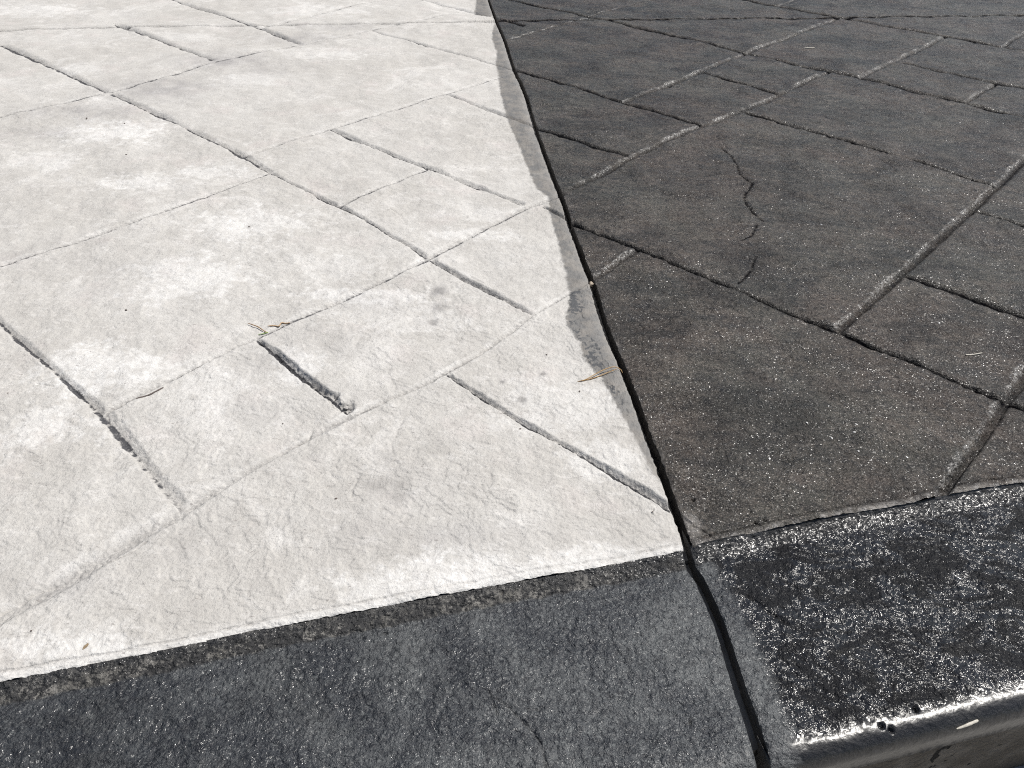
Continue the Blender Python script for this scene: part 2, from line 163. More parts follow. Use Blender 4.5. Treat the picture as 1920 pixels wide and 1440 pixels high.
def surface(u, v, X, Y, sealed, tilt):
    """height, stain and painted light masks of the stamped surface"""
    z = 0.0016 * fbm(X, Y, 4.5, 3, 11) + (.0022 if sealed else .0014) * fbm(X, Y, 9, 3, 10)
    f = fbm(X * 1.0 + 0.3 * Y, Y, 7, 4, 12, .55)                       # cleft slate: soft terraces
    st = f * 7.0 + 0.25 * fbm(X, Y, 60, 2, 13); k = np.floor(st); fr = st - k
    z = z + (.0013 if sealed else .0010) * (k + sstep(.38, .62, fr))
    g1 = fbm(X, Y, 38, 3, 14, .6); z = z + (.0013 if sealed else .0009) * g1
    z = z + 0.00032 * perlin(X * 260, Y * 260, 15) * (0.6 + sstep(-.2, .4, f)) + .00030 * perlin(X * 120, Y * 210, 19)
    c_, s_ = math.cos(.22), math.sin(.22); xr = X * c_ + Y * s_; yr = Y * c_ - X * s_
    wob = .03 * fbm(X, Y, 11, 3, 51, .6)
    rdg = (1 - np.abs(perlin(xr * 8 + 3, (yr + wob) * 26, 52))) ** 14 * sstep(.0, .45, fbm(X, Y, 7, 3, 53)) + .7 * (1 - np.abs(perlin(xr * 19, (yr + wob) * 55, 54))) ** 12 * sstep(-.05, .4, fbm(X, Y, 9, 3, 55))
    z = z + (.0019 if sealed else .0010) * rdg
    pig_shade = np.zeros(X.shape, F32); gv = np.zeros(X.shape, F32); crust_glint = np.zeros(X.shape, F32)
    rn = fbm(X, Y, 55, 3, 16, .6); rn2 = fbm(X, Y, 14, 3, 17, .6); rn3 = fbm(X, Y, 150, 2, 18, .6); rl = fbm(X, Y, 5.5, 2, 20, .5)
    for ax, c, a, b, w, d, n, p in J:
        s, t = (u, v - c) if ax == 'a' else (v, u - c)
        m = (np.abs(t) < w * 4) & (s > a - .05) & (s < b + .05)
        if not m.any(): continue
        sm = s[m]; tm = t[m]
        wm = w * (1.35 if sealed and ax == 'a' else 1.15) * np.clip(1 + .5 * rn2[m] + .3 * rn[m] + (.3 if sealed else .75) * rl[m], .35, 1.7)
        x = (tm + 0.0013 * rn[m] + .0010 * rn3[m]) / wm
        end = sstep(a - .006, a + .008, sm) * (1 - sstep(b - .008, b + .006, sm))
        # the stamp blade leaves one crisp wall and one leaning wall
        lean = 1.25 if ax == 'a' else -1.15 if sealed else -1.5
        xa = np.where(x * lean > 0, np.abs(x) / abs(lean), np.abs(x) / .62)
        pr = np.where(x * lean > 0, np.clip(1.06 - xa + .16 * rn3[m], 0, 1) ** .7, 1 / (1 + xa ** (n * 2))) * end
        floor = (1 if sealed else np.clip(1 + 1.1 * rl[m], .5, 1.6)) + 0.35 * rn3[m] + .30 * rn2[m] + .2 * rn[m]
        gv[m] = np.maximum(gv[m], d * (1.5 if sealed and ax == 'b' else 1.15) * pr * floor)
        cw = .80 if sealed and ax == 'a' else .5
        core = np.exp(-(np.abs(x + (.18 if ax == 'a' else -.1)) / cw) ** 3) * end
        patch = np.clip((1.1 if sealed else .9) + 2.0 * rn2[m] + 1.0 * rn[m] + .6 * rn3[m], .5 if sealed else 0, 1.3)
        pig_shade[m] = np.maximum(pig_shade[m], p * (((1.9 if sealed else 2.8 * np.clip(1 + 1.3 * rl[m], .45, 1.5)) if ax == 'a' else 1.15) * core * (patch if ax == 'a' else np.clip(.85 + .9 * rn2[m] + .5 * rn[m], 0, 1.2)) + (.95 if sealed and ax == 'a' else .30 if ax == 'a' else .85) * sstep(.05, .7, pr)))  # powder plus painted shade, heavier in the joints that lie across the sun
        side = np.where(x > 0, 1.0, .45) if ax == 'a' else np.where(x < 0, 1.0, .3)  # one edge weighted, where the sun glints are painted onto the crust
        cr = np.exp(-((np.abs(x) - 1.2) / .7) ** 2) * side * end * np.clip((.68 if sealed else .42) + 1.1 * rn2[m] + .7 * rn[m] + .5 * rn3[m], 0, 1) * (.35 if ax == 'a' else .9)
        crust_glint[m] = np.maximum(crust_glint[m], cr)
    z = z - gv + crust_glint * (.0006 + .0009 * rn3 + .0008 * perlin(X * 330, Y * 330, 61))
    # thin shrinkage joint far back
    d = dist_poly(X, Y, FLINE, .05) + .003 * rn
    q = 1 / (1 + (np.abs(d) / (.0060 if sealed else .0078)) ** 6); z = z - .012 * q; q = 1 / (1 + (np.abs(d) / (.0105 if sealed else .0085)) ** 6); pig_shade = np.maximum(pig_shade, q * np.clip(1.0 + .8 * rn2, .4, 1))
    for w, dep, pts in CRACKS:
        d = dist_poly(X + .0015 * rn, Y + .0015 * rn2, pts, .01); q = 1 / (1 + (d / (w * (1.25 if sealed else 1.) * np.clip(.95 + .5 * rn + .3 * rn3, .6, 1.5))) ** 4)
        z = z - dep * q; pig_shade = np.maximum(pig_shade, (1.25 if sealed else .34) * q * np.clip(.85 + 1.2 * rn3 + .8 * rn, 0, 1.2))
    for w, hh, pts in RIDGES:
        d = dist_poly(X + .003 * rn, Y + .003 * rn2, pts, .02); z = z + hh * np.exp(-(d / w) ** 2) * (1 + .8 * rn)
    for px, py, r, dep in PITS:
        d = np.hypot(X - px, Y - py) / (r * (1 + .5 * rn)); q = np.exp(-d ** 4)
        z = z - dep * q * (1 + .9 * rn3 + .5 * rn); pig_shade = np.maximum(pig_shade, .75 * q * np.clip(.6 + 1.5 * rn3 + rn, 0, 1))
    # arris along the saw cut and the slab edge
    ds = np.abs(u - saw_u(v)) / SAW_N - GAP / 2
    z = z - np.exp(-np.maximum(ds, 0) / .0022) * .0016 * np.clip(1 + 1.6 * rn, .2, 3)
    db = (bor_u(v) - u) / BOR_N
    z = z - np.exp(-np.maximum(db, 0) / .003) * .0028 * np.clip(1 + 1.3 * rn + .8 * rn3, .1, 2.4) + np.exp(-(db / .012) ** 2) * (.0006 * rn3 + .0005 * rn)
    q = 1 / (1 + ((db - .0105 + .002 * rn2) / .0013) ** 4); z = z - .0014 * q; pig_shade = np.maximum(pig_shade, .35 * q * (rn > -.25))
    stain = np.zeros(X.shape, F32); bare = np.zeros(X.shape, F32); smear = np.zeros(X.shape, F32); white = np.zeros(X.shape, F32)
    if not sealed:
        stain = np.minimum(poly_mask(X, Y, STAIN, .004) * (1.08 + .45 * rn2 + .3 * rn), .90)
        stain = np.clip(stain * (.84 + .16 * sstep(.0, .03, ds + .012 * rn2)), 0, 1)
        for S2 in STAIN2: stain = np.maximum(stain, poly_mask(X, Y, S2) * np.clip(.90 + .5 * rn + .35 * rn3 + .3 * rn2, .6, 1))
        for (x, y, rx, ry, s) in SPOTS: stain = np.maximum(stain, .62 * s * sstep(.2, .8, np.exp(-((X - x) / rx) ** 2 - ((Y - y) / ry) ** 2) + .35 * rn + .2 * rn3))
        stain = np.maximum(stain, .25 * np.exp(-ds / .004))
        for (x, y, rx, ry, s) in SMEAR: smear = np.maximum(smear, s * np.exp(-((X - x) / rx) ** 2 - ((Y - y) / ry) ** 2) * np.clip(.75 + 1.0 * rn2, 0, 1.3))
        for (x, y, rx, ry, s) in WHITE: white = np.maximum(white, s * sstep(.28, .72, .85 * np.exp(-((X - x) / (1.25 * rx)) ** 2 - ((Y - y) / (1.25 * ry)) ** 2) + .50 * rn2 + .35 * rn + .2 * rn3) * np.clip(.8 + .6 * rn, 0, 1))
        white = np.maximum(white, .8 * np.exp(-(db / .011) ** 2))
    else:
        bare = np.clip(np.exp(-(db / .0055) ** 2) * np.clip(.45 + 1.3 * rn2 + 1.2 * rn + .8 * rn3, 0, 1.1), 0, 1)
        q = sstep(.62, .12, np.hypot((X - .252) / .03, (Y - .715) / .075) + .35 * rn2)
        bare = np.maximum(bare, q * .55); bare = np.maximum(bare, .35 * np.exp(-ds / .004) * np.clip(.3 + 1.5 * rn2, 0, 1))
    return z + tilt, dict(pig_shade=np.clip(pig_shade, 0, 1), stain=stain, bare=bare, smear=smear, white=np.maximum(white, .7 * crust_glint) if not sealed else white, crust_glint=crust_glint)

# ------------------------------------------------------------------ mesh helpers
def make_mesh(name, verts, faces, mat, parent=None, attrs=None, smooth=True, origin=None):
    verts = np.asarray(verts, F32).reshape(-1, 3)
    if origin is None: origin = verts.mean(0)
    me = bpy.data.meshes.new(name); lv = verts - np.asarray(origin, F32)
    faces = np.asarray(faces, np.int32); nf, k = faces.shape
    me.vertices.add(len(lv)); me.vertices.foreach_set('co', lv.ravel())
    me.loops.add(nf * k); me.loops.foreach_set('vertex_index', faces.ravel())
    me.polygons.add(nf); me.polygons.foreach_set('loop_start', np.arange(0, nf * k, k, dtype=np.int32))
    me.polygons.foreach_set('use_smooth', np.full(nf, smooth))
    me.update(calc_edges=True); me.validate()
    if attrs and len(me.vertices) == len(lv):
        for k2, a in attrs.items():
            at = me.attributes.new(k2, 'FLOAT', 'POINT'); at.data.foreach_set('value', np.asarray(a, F32).ravel())
    me.materials.append(mat)
    o = bpy.data.objects.new(name, me); COL.objects.link(o); o.location = origin
    if parent: o.parent = parent; o.matrix_parent_inverse = Matrix.Translation(-Vector(parent.location))
    return o
def grid_faces(nr, nc, off=0):
    i = np.arange(nr - 1)[:, None] * nc + np.arange(nc - 1)[None]
    return (np.stack([i, i + 1, i + nc + 1, i + nc], -1).reshape(-1, 4) + off)
def tag(o, label=None, cat=None, group=None, kind=None):
    if label: o['label'] = label
    if cat: o['category'] = cat
    if group: o['group'] = group
    if kind: o['kind'] = kind
    return o

# ------------------------------------------------------------------ materials
class NT:
    def __init__(s, name):
        s.m = bpy.data.materials.new(name); s.m.use_nodes = True; s.t = s.m.node_tree; s.t.nodes.clear()
        s.out = s.t.nodes.new('ShaderNodeOutputMaterial'); s.b = s.t.nodes.new('ShaderNodeBsdfPrincipled')
        s.t.links.new(s.b.outputs[0], s.out.inputs[0]); g_ = s.t.nodes.new('ShaderNodeNewGeometry'); s.pos = g_.outputs['Position']; s.nrm = g_.outputs['Normal']
    def link(s, a, b):
        if hasattr(a, 'links'): s.t.links.new(a, b)
        else: b.default_value = a
    def noise(s, scale, det=4, rough=.55, vec=None, dist=0, dim='3D'):
        n = s.t.nodes.new('ShaderNodeTexNoise'); n.noise_dimensions = dim
        n.inputs['Scale'].default_value = scale; n.inputs['Detail'].default_value = det; n.inputs['Roughness'].default_value = rough; n.inputs['Distortion'].default_value = dist
        s.t.links.new(vec or s.pos, n.inputs['Vector']); return n.outputs[0]
    def voro(s, scale, feat='F1', vec=None, rnd=1, out=0):
        n = s.t.nodes.new('ShaderNodeTexVoronoi'); n.feature = feat; n.inputs['Scale'].default_value = scale; n.inputs['Randomness'].default_value = rnd
        s.t.links.new(vec or s.pos, n.inputs['Vector']); return n.outputs[out]
    def mapped(s, scale, rotz=0):
        n = s.t.nodes.new('ShaderNodeMapping'); n.inputs['Scale'].default_value = scale; n.inputs['Rotation'].default_value = (0, 0, rotz)
        s.t.links.new(s.pos, n.inputs['Vector']); return n.outputs[0]
    def ramp(s, x, a, b, lo=0., hi=1.):
        n = s.t.nodes.new('ShaderNodeMapRange'); n.interpolation_type = 'SMOOTHSTEP'; s.link(x, n.inputs[0])
        for i, q in enumerate((a, b, lo, hi)): n.inputs[i + 1].default_value = q
        return n.outputs[0]
    def math(s, op, a, b=0.):
        n = s.t.nodes.new('ShaderNodeMath'); n.operation = op; s.link(a, n.inputs[0]); s.link(b, n.inputs[1]); return n.outputs[0]
    def mix(s, f, a, b, mode='MIX'):
        n = s.t.nodes.new('ShaderNodeMix'); n.data_type = 'RGBA'; n.blend_type = mode
        s.link(f, n.inputs[0])
        for q, i in ((a, 6), (b, 7)): s.link(q if hasattr(q, 'links') else (*q, 1.), n.inputs[i])
        return n.outputs[2]
    def attr(s, name):
        n = s.t.nodes.new('ShaderNodeAttribute'); n.attribute_name = name; return n.outputs['Fac']
    def bump(s, h, strength, dist, prev=None):
        n = s.t.nodes.new('ShaderNodeBump'); s.link(strength, n.inputs['Strength']); n.inputs['Distance'].default_value = dist
        s.link(h, n.inputs['Height'])
        if prev is not None: s.t.links.new(prev, n.inputs['Normal'])
        return n.outputs[0]
    def set(s, k, v): s.link(v, s.b.inputs[k])
    def mul(s, a, b): return s.math('MULTIPLY', a, b)

def facets(s, scale, amp, gate=.6):
    """sealer skin over sand grains: every grain is a small mirror with its own tilt"""
    v = s.t.nodes.new('ShaderNodeTexVoronoi'); v.feature = 'F1'; v.inputs['Scale'].default_value = scale; s.t.links.new(s.pos, v.inputs['Vector'])
    sub = s.t.nodes.new('ShaderNodeVectorMath'); sub.operation = 'SUBTRACT'; s.t.links.new(v.outputs['Color'], sub.inputs[0]); sub.inputs[1].default_value = (.5, .5, .5)
    mul = s.t.nodes.new('ShaderNodeVectorMath'); mul.operation = 'SCALE'; s.t.links.new(sub.outputs[0], mul.inputs[0]); s.link(amp, mul.inputs['Scale'])
    return mul.outputs[0], v.outputs['Color']
def add_normal(s, base, vec):
    a = s.t.nodes.new('ShaderNodeVectorMath'); a.operation = 'ADD'; s.t.links.new(base, a.inputs[0]); s.t.links.new(vec, a.inputs[1])
    n = s.t.nodes.new('ShaderNodeVectorMath'); n.operation = 'NORMALIZE'; s.t.links.new(a.outputs[0], n.inputs[0]); return n.outputs[0]

def mat_pale():
    s = NT('pale_stamped_concrete')
    a = s.noise(2.6, 6, .6); b = s.noise(11, 8, .68, dist=.4); c = s.noise(55, 5, .65); d = s.noise(330, 3, .6)
    streak = s.noise(20, 6, .68, s.mapped((1.0, 3.4, 1), math.radians(18)))
    col = s.mix(s.ramp(a, .38, .62), (.446, .430, .405), (.494, .480, .457))
    col = s.mix(s.mul(s.ramp(s.noise(3.6, 9, .74, dist=.9), .53, .64), .45), col, (.67, .655, .636))
    col = s.mix(s.mul(s.ramp(b, .48, .70), .32), col, (.60, .584, .560))
    col = s.mix(s.mul(s.ramp(streak, .52, .70), .42), col, (.66, .642, .622))
    col = s.mix(s.mul(s.ramp(s.noise(4.6, 9, .72, dist=.7), .54, .68), .42), col, (.37, .355, .335))
    col = s.mix(s.mul(s.ramp(s.noise(7.5, 4), .55, .7), .25), col, (.54, .485, .468))
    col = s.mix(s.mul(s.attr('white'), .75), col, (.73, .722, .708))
    col = s.mix(s.mul(s.attr('smear'), .9), col, (.265, .255, .258))
    # sandy grain and dark grit flecks
    col = s.mix(s.mul(s.ramp(c, .54, .68), .22), col, (.31, .29, .27))
    col = s.mix(s.ramp(d, .34, .70, .0, .20), col, (.22, .208, .198))
    fl = s.noise(210, 2, .5, s.mapped((1, 1.9, 1), math.radians(-8)))
    col = s.mix(s.mul(s.ramp(fl, .68, .75), .5), col, (.13, .12, .115))
    fl2 = s.noise(78, 3, .6, s.mapped((1, 2.6, 1), math.radians(24)))
    col = s.mix(s.mul(s.ramp(fl2, .66, .72), .55), col, (.15, .13, .125))
    fl3 = s.noise(34, 3, .6, s.mapped((1, 4.5, 1), math.radians(30)), dist=.6)
    col = s.mix(s.mul(s.mul(s.ramp(fl3, .665, .70), s.ramp(s.noise(200, 4, .7), .42, .58)), .4), col, (.17, .155, .15))
    fine = s.noise(22, 9, .80, dist=.6)
    col = s.mix(s.mul(s.ramp(fine, .50, .36), .30), col, (.34, .325, .305))
    col = s.mix(s.mul(s.ramp(fine, .54, .68), .32), col, (.70, .69, .675))
    # dark release powder left in the joints, with some groove shade painted in
    pn = s.ramp(s.noise(190, 5, .75), .40, .58)
    pg = s.attr('pig_shade'); pf = s.math('MINIMUM', s.math('ADD', s.mul(pg, s.mul(pn, .75)), s.mul(s.ramp(pg, .45, .9), .75)), .93)
    col = s.mix(pf, col, (.030, .031, .038))
    # sealer that ran over the saw cut
    st = s.attr('stain'); wet = s.mix(s.ramp(s.noise(30, 5, .65), .4, .62), (.170, .158, .144), (.108, .107, .106)); wet = s.mix(s.ramp(st, .90, .99), wet, (.075, .077, .081))
    col = s.mix(s.math('MINIMUM', s.mul(st, 1.0), 1.0), col, wet)
    s.set('Base Color', col)
    s.set('Roughness', s.math('SUBTRACT', .86, s.mul(st, .25))); s.set('Specular IOR Level', .35)
    n1 = s.bump(s.noise(420, 4, .7), .6, .0014)
    n2 = s.bump(s.math('ADD', s.mul(s.noise(130, 5, .7), 1.0), s.mul(streak, .6)), .75, .0034, n1)
    s.t.links.new(n2, s.b.inputs['Normal']); return s.m

def mat_sealed():
    s = NT('dark_sealed_concrete')
    a = s.noise(3.2, 6, .6, dist=.3); b = s.noise(12, 6, .65); c = s.noise(70, 5, .65); d = s.noise(360, 3, .6)
    streak = s.noise(16, 5, .65, s.mapped((1.0, 3.6, 1), math.radians(12)))
    col = s.mix(s.ramp(a, .38, .62), (.040, .033, .029), (.043, .043, .039))
    col = s.mix(s.mul(s.ramp(b, .48, .68), .6), col, (.072, .065, .058))
    col = s.mix(s.mul(s.ramp(streak, .52, .70), .65), col, (.100, .092, .084))
    col = s.mix(s.mul(s.ramp(s.noise(6, 5, .62), .52, .68), .45), col, (.052, .040, .037))
    col = s.mix(s.mul(s.ramp(s.noise(4.2, 5, .62, dist=.5), .54, .66), .6), col, (.026, .027, .026))
    col = s.mix(s.mul(s.ramp(c, .47, .64), .75), col, (.013, .012, .012))
    st2 = s.noise(75, 5, .7, s.mapped((1, 2.8, 1), math.radians(14)))
    col = s.mix(s.mul(s.ramp(st2, .56, .70), .55), col, (.16, .148, .136))
    col = s.mix(s.mul(s.ramp(st2, .44, .32), .6), col, (.010, .010, .010))
    col = s.mix(s.mul(s.ramp(d, .54, .66), .6), col, (.19, .175, .162))
    col = s.mix(s.mul(s.ramp(s.noise(210, 3, .6, s.mapped((1, 2.2, 1), math.radians(10))), .60, .70), .55), col, (.26, .245, .235))
    big = s.math('ADD', s.mul(s.noise(3.4, 6, .66, s.mapped((1, 1.7, 1), math.radians(15)), dist=.7), .6), s.mul(s.noise(19, 6, .7, s.mapped((1, 2.4, 1), math.radians(12))), .4))
    tone = s.t.nodes.new('ShaderNodeMix'); tone.data_type = 'RGBA'; tone.blend_type = 'MULTIPLY'; tone.inputs[0].default_value = 1.0
    s.link(col, tone.inputs[6]); s.link(s.mix(s.ramp(big, .38, .60), (.54, .525, .51), (1.48, 1.40, 1.31)), tone.inputs[7]); col = tone.outputs[2]
    cst = s.attr('crust_glint'); col = s.mix(s.mul(s.ramp(cst, .18, .85), s.ramp(s.noise(200, 5, .80), .46, .60)), col, (.42, .41, .395))  # pale crust whose colour also carries painted sun glints along joint edges
    pn = s.ramp(s.noise(90, 4, .7), .30, .60)
    col = s.mix(s.math('MINIMUM', s.mul(s.attr('pig_shade'), s.math('ADD', .5, pn)), .95), col, (.008, .008, .010))  # joint pigment blackened further to paint the shade inside the grooves
    br = s.attr('bare'); col = s.mix(s.mul(br, .85), col, s.mix(s.ramp(c, .4, .6), (.30, .28, .255), (.46, .44, .425)))
    s.set('Base Color', col)
    s.set('Roughness', s.math('ADD', .36, s.mul(br, .35))); pk = s.math('SUBTRACT', 1., s.math('MINIMUM', s.mul(s.attr('pig_shade'), 1.2), 1.)); s.set('Specular IOR Level', s.mul(pk, .34))
    n1 = s.bump(s.noise(400, 3, .65), 1.0, .0026)
    n2 = s.bump(s.math('ADD', s.noise(120, 5, .7), s.mul(streak, .9)), 1.0, .0055, n1)
    s.t.links.new(n2, s.b.inputs['Normal'])
    fv, rc = facets(s, 750, 1.1); s.t.links.new(add_normal(s, s.nrm, fv), s.b.inputs['Coat Normal'])
    sep = s.t.nodes.new('ShaderNodeSeparateColor'); s.t.links.new(s.voro(750, 'F1', out=1), sep.inputs[0])
    gate = s.ramp(s.math('ADD', sep.outputs[2], s.mul(s.noise(35, 4, .65), .9)), 1.08, 1.12)
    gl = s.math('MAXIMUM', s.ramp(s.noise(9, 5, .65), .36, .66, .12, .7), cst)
    s.set('Coat Weight', s.mul(gate, s.mul(pk, s.mul(gl, s.math('SUBTRACT', 1., s.mul(br, .6)))))); s.set('Coat Roughness', .30); s.set('Coat IOR', 1.5)
    return s.m

def mat_border():
    s = NT('charcoal_border_concrete')
    gloss = s.attr('gloss'); joint = s.attr('joint')
    a = s.noise(5, 5, .6, dist=.5); b = s.noise(22, 6, .65, dist=.3); c = s.noise(110, 4, .65)
    col = s.mix(s.ramp(a, .36, .66), (.0035, .0035, .005), (.007, .0072, .009))
    col = s.mix(s.mul(s.ramp(b, .50, .72), .45), col, (.018, .017, .015))
    col = s.mix(s.mul(s.ramp(s.noise(13, 4), .56, .7), .5), col, (.006, .007, .012))
    matte = s.math('SUBTRACT', 1., gloss); big = s.ramp(s.noise(6, 7, .68, dist=1.2), .36, .66)
    dull = s.mix(big, (.032, .035, .041), (.098, .103, .106))
    dull = s.mix(s.mul(s.ramp(s.noise(95, 6, .75), .46, .60), .65), dull, (.012, .013, .017))
    dull = s.mix(s.mul(s.ramp(s.noise(260, 3, .6), .54, .66), .55), dull, (.17, .18, .18))
    col = s.mix(matte, col, dull)
    # mottled unfinished strip along the slab
    jm = s.ramp(s.math('ADD', s.mul(s.noise(170, 5, .72), .6), s.mul(s.noise(26, 3), .4)), .49, .57)
    beige = s.mix(s.ramp(b, .4, .6), (.10, .096, .088), (.20, .192, .178))
    jd = s.mix(s.mul(jm, s.attr('dry')), (.024, .024, .025), beige)
    col = s.mix(joint, col, jd)
    ris = s.attr('riser'); rc = s.mix(s.ramp(s.noise(18, 5, .65), .4, .66), (.13, .115, .097), (.21, .19, .165))
    rc = s.mix(s.ramp(s.noise(30, 3, .6), .66, .70), rc, (.012, .012, .012))
    col = s.mix(ris, col, rc)
    s.set('Base Color', col)
    jdry = s.mul(joint, s.attr('dry'))
    s.set('Roughness', s.math('ADD', s.math('SUBTRACT', .55, s.mul(matte, .15)), s.math('ADD', s.mul(jdry, .3), s.mul(ris, .3)))); s.set('Specular IOR Level', s.math('ADD', .22, s.mul(matte, .28)))
    s.set('Coat Weight', s.mul(s.math('ADD', .05, s.mul(gloss, s.math('MAXIMUM', s.ramp(s.noise(12, 6, .72, s.mapped((1, 1.6, 1), math.radians(14)), dist=.9), .44, .54, .0, 1.), s.attr('nose')))), s.mul(s.math('SUBTRACT', 1., s.mul(jdry, .8)), s.math('SUBTRACT', 1., ris))))
    nz = s.attr('nose'); s.set('Coat Roughness', s.math('ADD', .14, s.mul(nz, .20))); s.set('Coat IOR', 1.5)
    n1 = s.bump(s.noise(300, 3, .65), .8, .0030); n2 = s.bump(c, 1., .0075, n1)
    s.t.links.new(n2, s.b.inputs['Normal'])
    k2 = s.bump(s.noise(110, 3, .55), s.math('SUBTRACT', .9, s.mul(nz, .75)), .0055)
    fv, rc2 = facets(s, 230, s.math('SUBTRACT', .46, s.mul(nz, .40)))
    s.t.links.new(add_normal(s, k2, fv), s.b.inputs['Coat Normal']); return s.m

def mat_plain(name, c1, c2, scale=60, rough=.8, bump=.4):
    s = NT(name); n = s.noise(scale, 5, .65)
    s.set('Base Color', s.mix(s.ramp(n, .35, .65), c1, c2)); s.set('Roughness', rough)
    s.t.links.new(s.bump(s.noise(scale * 4, 4, .65), bump, .002), s.b.inputs['Normal']); return s.m

M_PALE, M_SEAL, M_BORD = mat_pale(), mat_sealed(), mat_border()
M_BED = mat_plain('raw_concrete_bed', (.20, .185, .165), (.30, .285, .26), 40)
M_GROUND = mat_plain('plain_concrete_ground', (.27, .26, .245), (.36, .35, .335), 12)

# ------------------------------------------------------------------ setting
g = 60.0
ground = make_mesh('ground', [(-g, -g, -.20), (g, -g, -.20), (g, g, -.20), (-g, g, -.20)], [(0, 1, 2, 3)], M_GROUND, smooth=False, origin=(0, 0, -.2))
tag(ground, 'plain light grey concrete ground below the patio step', 'ground', kind='structure')

def bed(name, side, label):
    """solid body of the slab below the stamped skin, one for each side of the saw cut"""
    v = np.linspace(-1.25 * K, 5.05 * K, 80)
    us = saw_u(v); ub = bor_u(v)
    lo, hi = (np.full_like(v, -4.7 * K), np.minimum(us, ub) - .0002) if side == 'L' else (np.minimum(us, ub), np.minimum(ub, 1.3 * K))
    if side == 'L': lo = np.minimum(lo, hi)
    keep = hi - lo > -1e-6
    v, lo, hi = v[keep], lo[keep], hi[keep]
    nc = 24; t = np.linspace(0, 1, nc)
    U = lo[:, None] + (hi - lo)[:, None] * t; V = np.repeat(v[:, None], nc, 1)
    X, Y = warp(U, V); Z = np.full_like(X, -.030); n = X.size
    vs = np.concatenate([np.stack([X, Y, Z], -1).reshape(-1, 3), np.stack([X, Y, Z - .165], -1).reshape(-1, 3)])
    f = [grid_faces(len(v), nc), grid_faces(len(v), nc, n)[:, ::-1]]
    ring = np.concatenate([np.arange(nc), np.arange(1, len(v)) * nc + nc - 1, (len(v) - 1) * nc + np.arange(nc - 2, -1, -1), np.arange(len(v) - 2, 0, -1) * nc])
    nx = np.roll(ring, -1); f.append(np.stack([ring, ring + n, nx + n, nx], -1))
    o = make_mesh(name, vs, np.concatenate(f), M_BED, smooth=False, origin=(X.mean(), Y.mean(), -.19))
    return tag(o, label, 'pavement', kind='structure')
pale_bed = bed('pale_pavement', 'L', 'dry pale stamped concrete patio beside the saw cut')
seal_bed = bed('sealed_pavement', 'R', 'glossy dark sealed stamped concrete patio beside the saw cut')

LEFT = [(-4.6, -2.15, .19, .772), (-4.6, -2.15, .772, 1.105), (-4.6, -2.15, 1.105, 1.392), (-2.42, -2.15, 1.392, 2.06), (-4.6, -2.42, 1.392, 2.06),
        (-4.6, -2.42, 2.06, 4.2), (-2.42, -1.6, 2.06, 2.7), (-2.15, -1.52, 1.672, 2.06), (-2.15, -1.52, .772, 1.672), (-1.52, -1.1, 1.374, 1.672),
        (-1.52, -.90, 1.02, 1.374), (-1.52, -1.172, .772, 1.02), (-1.172, -.90, .772, 1.02), (-.90, -.652, .772, 1.2), (-.90, -.652, .42, .772),
        (-2.15, -1.385, .19, .772), (-1.385, -.90, .19, .772), (-.90, -.652, .19, .42), (-1.25, -.652, -.4, .19), (-2.15, -1.25, -.4, .19),
        (-4.6, -2.15, -.4, .19), (-1.6, -.652, -1.2, -.4), (-4.6, -1.6, -1.2, -.4), (-.652, 0, .567, 1.2), (-.652, 0, -.9, .567)]
RIGHT = [(-2.4, -1.78, 2.06, 2.33), (-2.4, -1.78, 1.5, 2.06), (-1.78, -1.168, 1.672, 2.33), (-1.8, -.908, 1.374, 1.672), (-1.168, -.908, 1.672, 2.037),
         (-1.168, -.908, 2.037, 2.33), (-1.80, -1.168, 2.33, 3.02), (-3.2, -1.80, 2.33, 3.02), (-1.168, -.815, 2.33, 3.02), (-4.2, -1.41, 3.02, 5.0),
         (-1.41, -.63, 3.02, 5.0), (-.63, .2, 3.02, 5.0), (-.815, -.52, 2.33, 2.6), (-.815, .2, 2.6, 3.02), (-.52, .35, 2.33, 2.6),
         (-.908, -.288, 1.825, 2.33), (-.908, -.288, 1.05, 1.825), (-1.3, -.908, .9, 1.374), (-1.0, -.652, .7, 1.05), (-.652, -.05, .3, 1.05),
         (-.05, .6, .6, 1.05), (-.288, -.05, 1.05, 1.3), (-.05, .5, 1.05, 1.3), (-.288, .2, 1.3, 1.65), (-.288, .35, 1.65, 2.33), (.35, 1.2, 1.65, 2.6),
         (.2, .9, 1.3, 1.65), (.2, 1.2, 2.6, 5.0)]
def visible(X, Y):
    """rough distance and whether any corner lies in or near view, used only to choose mesh density"""
    d = np.sqrt(X ** 2 + Y ** 2 + CAM_H ** 2)
    yy = Y * math.cos(PITCH) + CAM_H * math.sin(PITCH)
    return d, (np.abs(X) / np.maximum(yy, .05) < .78) & (Y > .3)
TRI = 0
